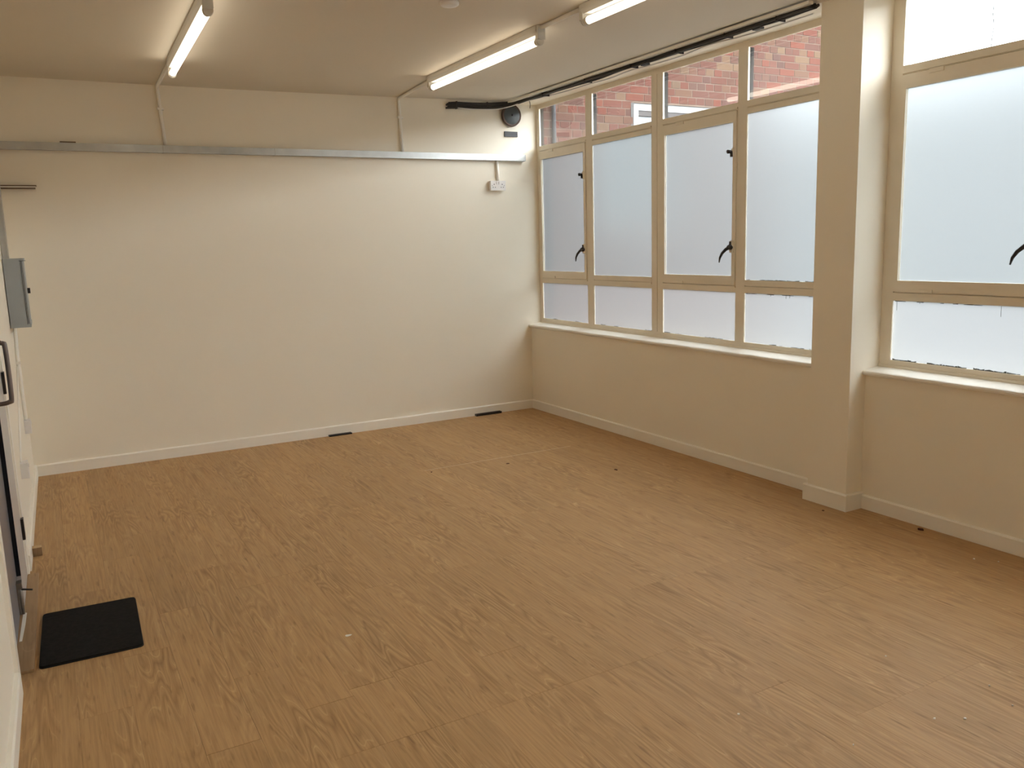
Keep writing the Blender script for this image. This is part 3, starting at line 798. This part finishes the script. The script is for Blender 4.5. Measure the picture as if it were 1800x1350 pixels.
# ------------------------------------------------------------------ fuse box, trunking and fittings on the left wall
fb = empty('fuse_box', (xw(0.6), -0.6, 1.14), 'grey metal fuse box on the left wall', 'fuse box')
s0, s1 = 0.36, 0.81
MB().box(xw(0.6) + 0.002, -4.125, -s1, -s0, 1.140, 1.568).bevel(0.002, 1).build('body', 'box_grey', fb)
cov = MB().box(-4.125, -4.099, -s1, -s0, 1.140, 1.160).box(-4.125, -4.099, -s1, -s0, 1.552, 1.568)
cov.box(-4.125, -4.102, -s1 + 0.001, -s0, 1.160, 1.552).build('cover', 'box_grey', fb)
MB().box(-4.119, -4.1165, -s1 - 0.001, -s1 + 0.02, 1.158, 1.554).build('cover_seam', 'charcoal', fb)
MB().box(-4.112, -4.110, -s1 - 0.001, -s1 + 0.02, 1.163, 1.549).build('cover_seam', 'charcoal', fb)
MB().box(-4.125, -4.088, -s1 - 0.001, -s1 + 0.015, 1.551, 1.5535).build('cover_lip', 'charcoal', fb)
MB().box(-4.100, -4.084, -0.62, -0.60, 1.344, 1.378).bevel(0.002, 1).build('latch', 'black_metal', fb, 'small black latch')
lt = empty('wall_trunking', (xw(0.6), -0.6, 1.57), 'grey steel trunking rising from the fuse box', 'trunking')
MB().box(xw(0.62) + 0.001, -4.183, -0.70, -0.50, 1.569, 2.303).bevel(0.002, 1).build('trunking_length', 'galv', lt)
MB().box(-4.184, -4.180, -0.705, -0.495, 1.569, 2.303).build('cover', 'galv', lt)

def on_left(s, n): return (xw(s) + n, -s)
def left_conduit(pts, label, clip=None, r=0.0105):
    P = [(xw(s) + r + 0.001, -s, z) for s, z in pts]
    e = empty('conduit', P[-1], label, 'conduit', 'white surface conduits')
    MB().tube(smooth(P, 5), r, 10).build('pipe', 'conduit', e)
    if clip: MB().box(xw(clip[0]), xw(clip[0]) + 0.026, -clip[0] - 0.022, -clip[0] + 0.022, clip[1] - 0.008, clip[1] + 0.008).bevel(0.002, 1).build('saddle_clip', 'conduit', e)
left_conduit([(0.50, 1.139), (0.50, 1.05), (0.58, 0.99), (0.64, 0.91), (0.62, 0.80), (0.60, 0.525)], 'white conduit from the fuse box down to the far socket', (0.64, 0.905))
left_conduit([(0.70, 0.885), (1.0, 0.74), (1.3, 0.60), (1.56, 0.475), (1.58, 0.453)], 'thin white cable slanting along the left wall to the low socket', None, 0.005)
def left_socket(s, z, label):
    e = empty('wall_socket', (xw(s), -s, z), label, 'socket')
    MB().box(xw(s) + 0.0005, xw(s) + 0.030, -s - 0.045, -s + 0.045, z, z + 0.086).bevel(0.003, 2).build('back_box', 'white_plastic', e)
    p = MB().box(xw(s) + 0.030, xw(s) + 0.038, -s - 0.046, -s + 0.046, z - 0.001, z + 0.087).bevel(0.002, 2).build('face_plate', 'white_plastic', e)
    MB().box(xw(s) + 0.038, xw(s) + 0.042, -s - 0.008, -s + 0.008, z + 0.055, z + 0.075).build('switch', 'white_plastic', p)
left_socket(0.60, 0.438, 'white socket on the left wall near the back corner')
left_socket(1.58, 0.366, 'white socket low on the left wall beside the door frame')

# brown-edged rail on the back wall by the left corner
rl = empty('wall_rail', (-4.08, -0.02, 2.04), 'thin brown edged rail on the back wall above the fuse box', 'rail')
MB().box(xw(0) + 0.002, -3.976, -0.050, -0.001, 2.058, 2.065).build('top_bar', 'brown_bar', rl)
MB().box(xw(0) + 0.002, -3.980, -0.044, -0.001, 2.048, 2.058).build('web', 'conduit', rl)
MB().box(xw(0) + 0.002, -3.983, -0.050, -0.001, 2.041, 2.048).build('bottom_bar', 'brown_bar', rl)

# ------------------------------------------------------------------ door in the left wall
dr = struct_empty('door_1', (-4.26, -2.8, 0.0), 'grey double door in the left wall')
def lbox(s0, s1, n0, n1, z0, z1):
    """box lying along the left wall: distances s0..s1, depth n0..n1 from its face"""
    b = MB(); pts = [(xw(s0) + n0, -s0), (xw(s0) + n1, -s0), (xw(s1) + n1, -s1), (xw(s1) + n0, -s1)]
    return b.prism(pts, 'z', z0, z1)
# architraves and lining
lbox(2.125, 2.195, 0.0, 0.012, 0.0, DH + 0.07).build('architrave', 'gloss', dr)
lbox(3.425, 3.495, 0.0, 0.014, 0.0, DH + 0.07).build('architrave', 'gloss', dr)
lbox(2.195, 3.425, 0.0, 0.014, DH, DH + 0.07).build('architrave', 'gloss', dr)
lbox(2.185, 2.212, -0.085, 0.005, 0.0, DH).build('lining', 'gloss', dr)
lbox(3.408, 3.440, -0.085, 0.006, 0.0, DH).build('lining', 'gloss', dr)
# narrow leaf (far) stands proud of the wide leaf
lf = lbox(2.216, 2.64, -0.042, 0.004, 0.014, DH - 0.004).build('door_leaf', 'door_pale', dr, 'narrow pale grey door leaf')
lbox(2.64, 2.646, -0.042, 0.0045, 0.16, DH - 0.004).build('leaf_edge', 'door_edge_shade', lf, 'dark meeting edge with its shadow painted in')  # meeting edge in near-black, the shadow on it put into the colour
for zz in (0.20, 0.93, 1.70):
    lbox(2.190, 2.232, 0.0045, 0.017, zz, zz + 0.105).build('hinge', 'black_metal', lf, 'black butt hinge')
wl = lbox(2.652, 3.404, -0.058, -0.0125, 0.014, DH - 0.004).build('door_leaf', 'door_grey', dr, 'wide grey blue door leaf')
# pull handle on the wide leaf
hx = xw(2.80)
hp = smooth([(hx - 0.012, -2.80, 0.968), (hx + 0.030, -2.80, 0.968), (hx + 0.056, -2.80, 0.974), (hx + 0.066, -2.80, 0.995), (hx + 0.066, -2.80, 1.20), (hx + 0.056, -2.80, 1.222), (hx + 0.030, -2.80, 1.228), (hx - 0.012, -2.80, 1.228)], 5)
MB().tube(hp, 0.0095, 12).build('pull_handle', 'handle', wl, 'bent steel pull handle')
# tower bolt at the foot of the leaves
bo = lbox(2.72, 2.76, -0.012, -0.004, 0.02, 0.165).build('bolt_plate', 'steel', wl, 'steel tower bolt')
bx = xw(2.74)
MB().tube([(bx + 0.002, -2.74, 0.015), (bx + 0.002, -2.74, 0.158)], 0.006, 10).build('bolt_rod', 'steel', bo)
MB().tube([(bx + 0.002, -2.74, 0.130), (bx + 0.048, -2.755, 0.124)], [0.0045, 0.004], 8).build('bolt_knob', 'black_metal', bo)
MB().box(bx - 0.006, bx + 0.010, -2.765, -2.715, 0.138, 0.165).build('bolt_keep', 'steel', bo)

# plywood strip across the threshold, tape, block, mat
th = lbox(2.20, 3.335, -0.018, 0.052, 0.0005, 0.012).bevel(0.001, 1).build('threshold_strip', 'ply')
tag(th, 'bare plywood strip along the foot of the door', 'board')
tp = MB().prism([(xw(2.75) + 0.000, -2.72), (xw(2.75) + 0.014, -2.73), (xw(2.9) + 0.012, -2.86), (xw(3.05) + 0.004, -3.04), (xw(3.05) - 0.006, -3.04)], 'z', 0.0121, 0.0140).build('torn_tape', 'paper')
tag(tp, 'torn white sliver of tape on the plywood strip', 'tape')
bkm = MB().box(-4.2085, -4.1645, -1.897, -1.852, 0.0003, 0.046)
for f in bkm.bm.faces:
    if f.calc_center_median().y < -1.896: f.material_index = 1     # front face in darker pine, its shade put into the colour
bk = bkm.build('wood_block', ['block', 'block_shade'])
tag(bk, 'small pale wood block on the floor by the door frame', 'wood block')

def rounded_rect(cor, r, n=5):
    P = [Vector((*c, 0)) for c in cor]; out = []
    for i, p in enumerate(P):
        a = (P[i-1] - p).normalized(); b = (P[(i+1) % len(P)] - p).normalized()
        for k in range(n + 1):
            t = k / n
            q = (p + a*r) * (1-t)**2 + p * 2*t*(1-t) + (p + b*r) * t*t
            out.append((q.x, q.y))
    return out
cor = [(-4.166, -2.776), (-3.789, -2.795), (-3.806, -3.340), (-4.181, -3.330)]
dm = empty('doormat', (-3.985, -3.06, 0.0), 'black rectangular doormat in front of the door', 'doormat')
MB().prism(rounded_rect(cor, 0.022), 'z', 0.0003, 0.005).build('backing', 'mat_edge', dm)
cen = (-3.985, -3.06)
inn = [(cen[0] + (x - cen[0]) * 0.985, cen[1] + (y - cen[1]) * 0.99) for x, y in cor]
MB().prism(rounded_rect(inn, 0.02), 'z', 0.005, 0.0105).bevel(0.002, 1).build('pile', 'mat_black', dm)

# ------------------------------------------------------------------ metal channels by the skirting
def channel(x0, x1, y0, h, label, tilt=0.0):
    e = empty('metal_channel', ((x0 + x1) / 2, y0, 0.0), label, 'metal channel', None, tilt)
    def put(mb, nm, mat):
        o = bpy.data.objects.new(nm, mb.mesh(nm, mat)); COL.objects.link(o); o.parent = e
    hl = (x1 - x0) / 2
    put(MB().box(-hl, hl, -0.014, 0.014, 0.0003, 0.003), 'web', 'charcoal')
    put(MB().box(-hl, hl, -0.016, -0.013, 0.0003, h), 'flange', 'black_metal')
    put(MB().box(-hl, hl, 0.013, 0.016, 0.0003, h), 'flange', 'black_metal')
    put(MB().box(-hl + 0.002, hl - 0.002, -0.0125, 0.0125, 0.003, h * 0.8), 'insert', 'charcoal')
channel(-0.640, -0.375, -0.036, 0.020, 'short black metal channel at the skirting near the window corner')
channel(-2.03, -1.832, -0.036, 0.013, 'short dark metal channel at the skirting midway along the back wall')

# ------------------------------------------------------------------ crumbs on the floor
def bit(name, x, y, sx, sy, sz, mat, label, cat, group=None, seed=0):
    r = random.Random(seed); m = MB()
    k = 7; pts = []
    for i in range(k):
        a = 2 * math.pi * i / k + r.uniform(-0.2, 0.2); q = r.uniform(0.7, 1.1)
        pts.append((x + sx * q * math.cos(a), y + sy * q * math.sin(a)))
    m.prism(pts, 'z', 0.0002, sz)
    return tag(m.build(name, mat), label, cat, group)
bit('wood_chip', -0.068, -4.172, 0.012, 0.020, 0.008, 'rust', 'dark red brown chip on the floor by the skirting near the pier', 'chip', None, 1)
bit('wood_chip', -0.231, -3.669, 0.006, 0.009, 0.004, 'rust', 'tiny dark chip on the floor in front of the pier', 'chip', None, 2)
bit('wood_chip', -0.680, -2.277, 0.008, 0.020, 0.004, 'rust', 'thin dark splinter on the floor facing the far window', 'chip', None, 3)
bit('wood_chip', -1.212, -1.693, 0.016, 0.009, 0.003, 'rust', 'brown flake on the floor just below the pale joint', 'chip', None, 4)
bit('wood_chip', -1.766, -1.585, 0.007, 0.007, 0.003, 'rust', 'tiny brown speck at the left end of the pale joint', 'chip', None, 5)
crumbs = [(-0.226, -4.567, 0.006), (-0.166, -4.650, 0.004), (-1.397, -4.967, 0.003), (-1.622, -5.321, 0.005), (-1.540, -5.372, 0.005), (-1.337, -5.407, 0.003), (-1.280, -5.293, 0.004), (-2.139, -4.968, 0.005), (-1.962, -5.281, 0.003)]
where = ['left of two pale crumbs on the floor along the near skirting', 'right of two pale crumbs on the floor along the near skirting',
         'tiny pale crumb on the floor, farthest of the right foreground scatter', 'left of the two larger pale crumbs side by side in the right foreground',
         'right of the two larger pale crumbs side by side in the right foreground', 'tiny pale crumb nearest the bottom right corner of the floor',
         'small pale crumb by the right edge of the picture', 'upright pale flake on the floor near the stepped plank joint', 'tiny pale crumb at the bottom edge, left of the other crumbs']
for i, (x, y, q) in enumerate(crumbs):
    bit('plaster_crumb', x, y, q, q * 0.8, 0.004, 'pale_bit', where[i], 'crumb', 'pale crumbs on the floor', 20 + i)
bit('plaster_smear', -3.067, -3.698, 0.016, 0.010, 0.0012, 'pale_bit', 'pale plaster smear on the floor between door and pale joint', 'smear', None, 40)
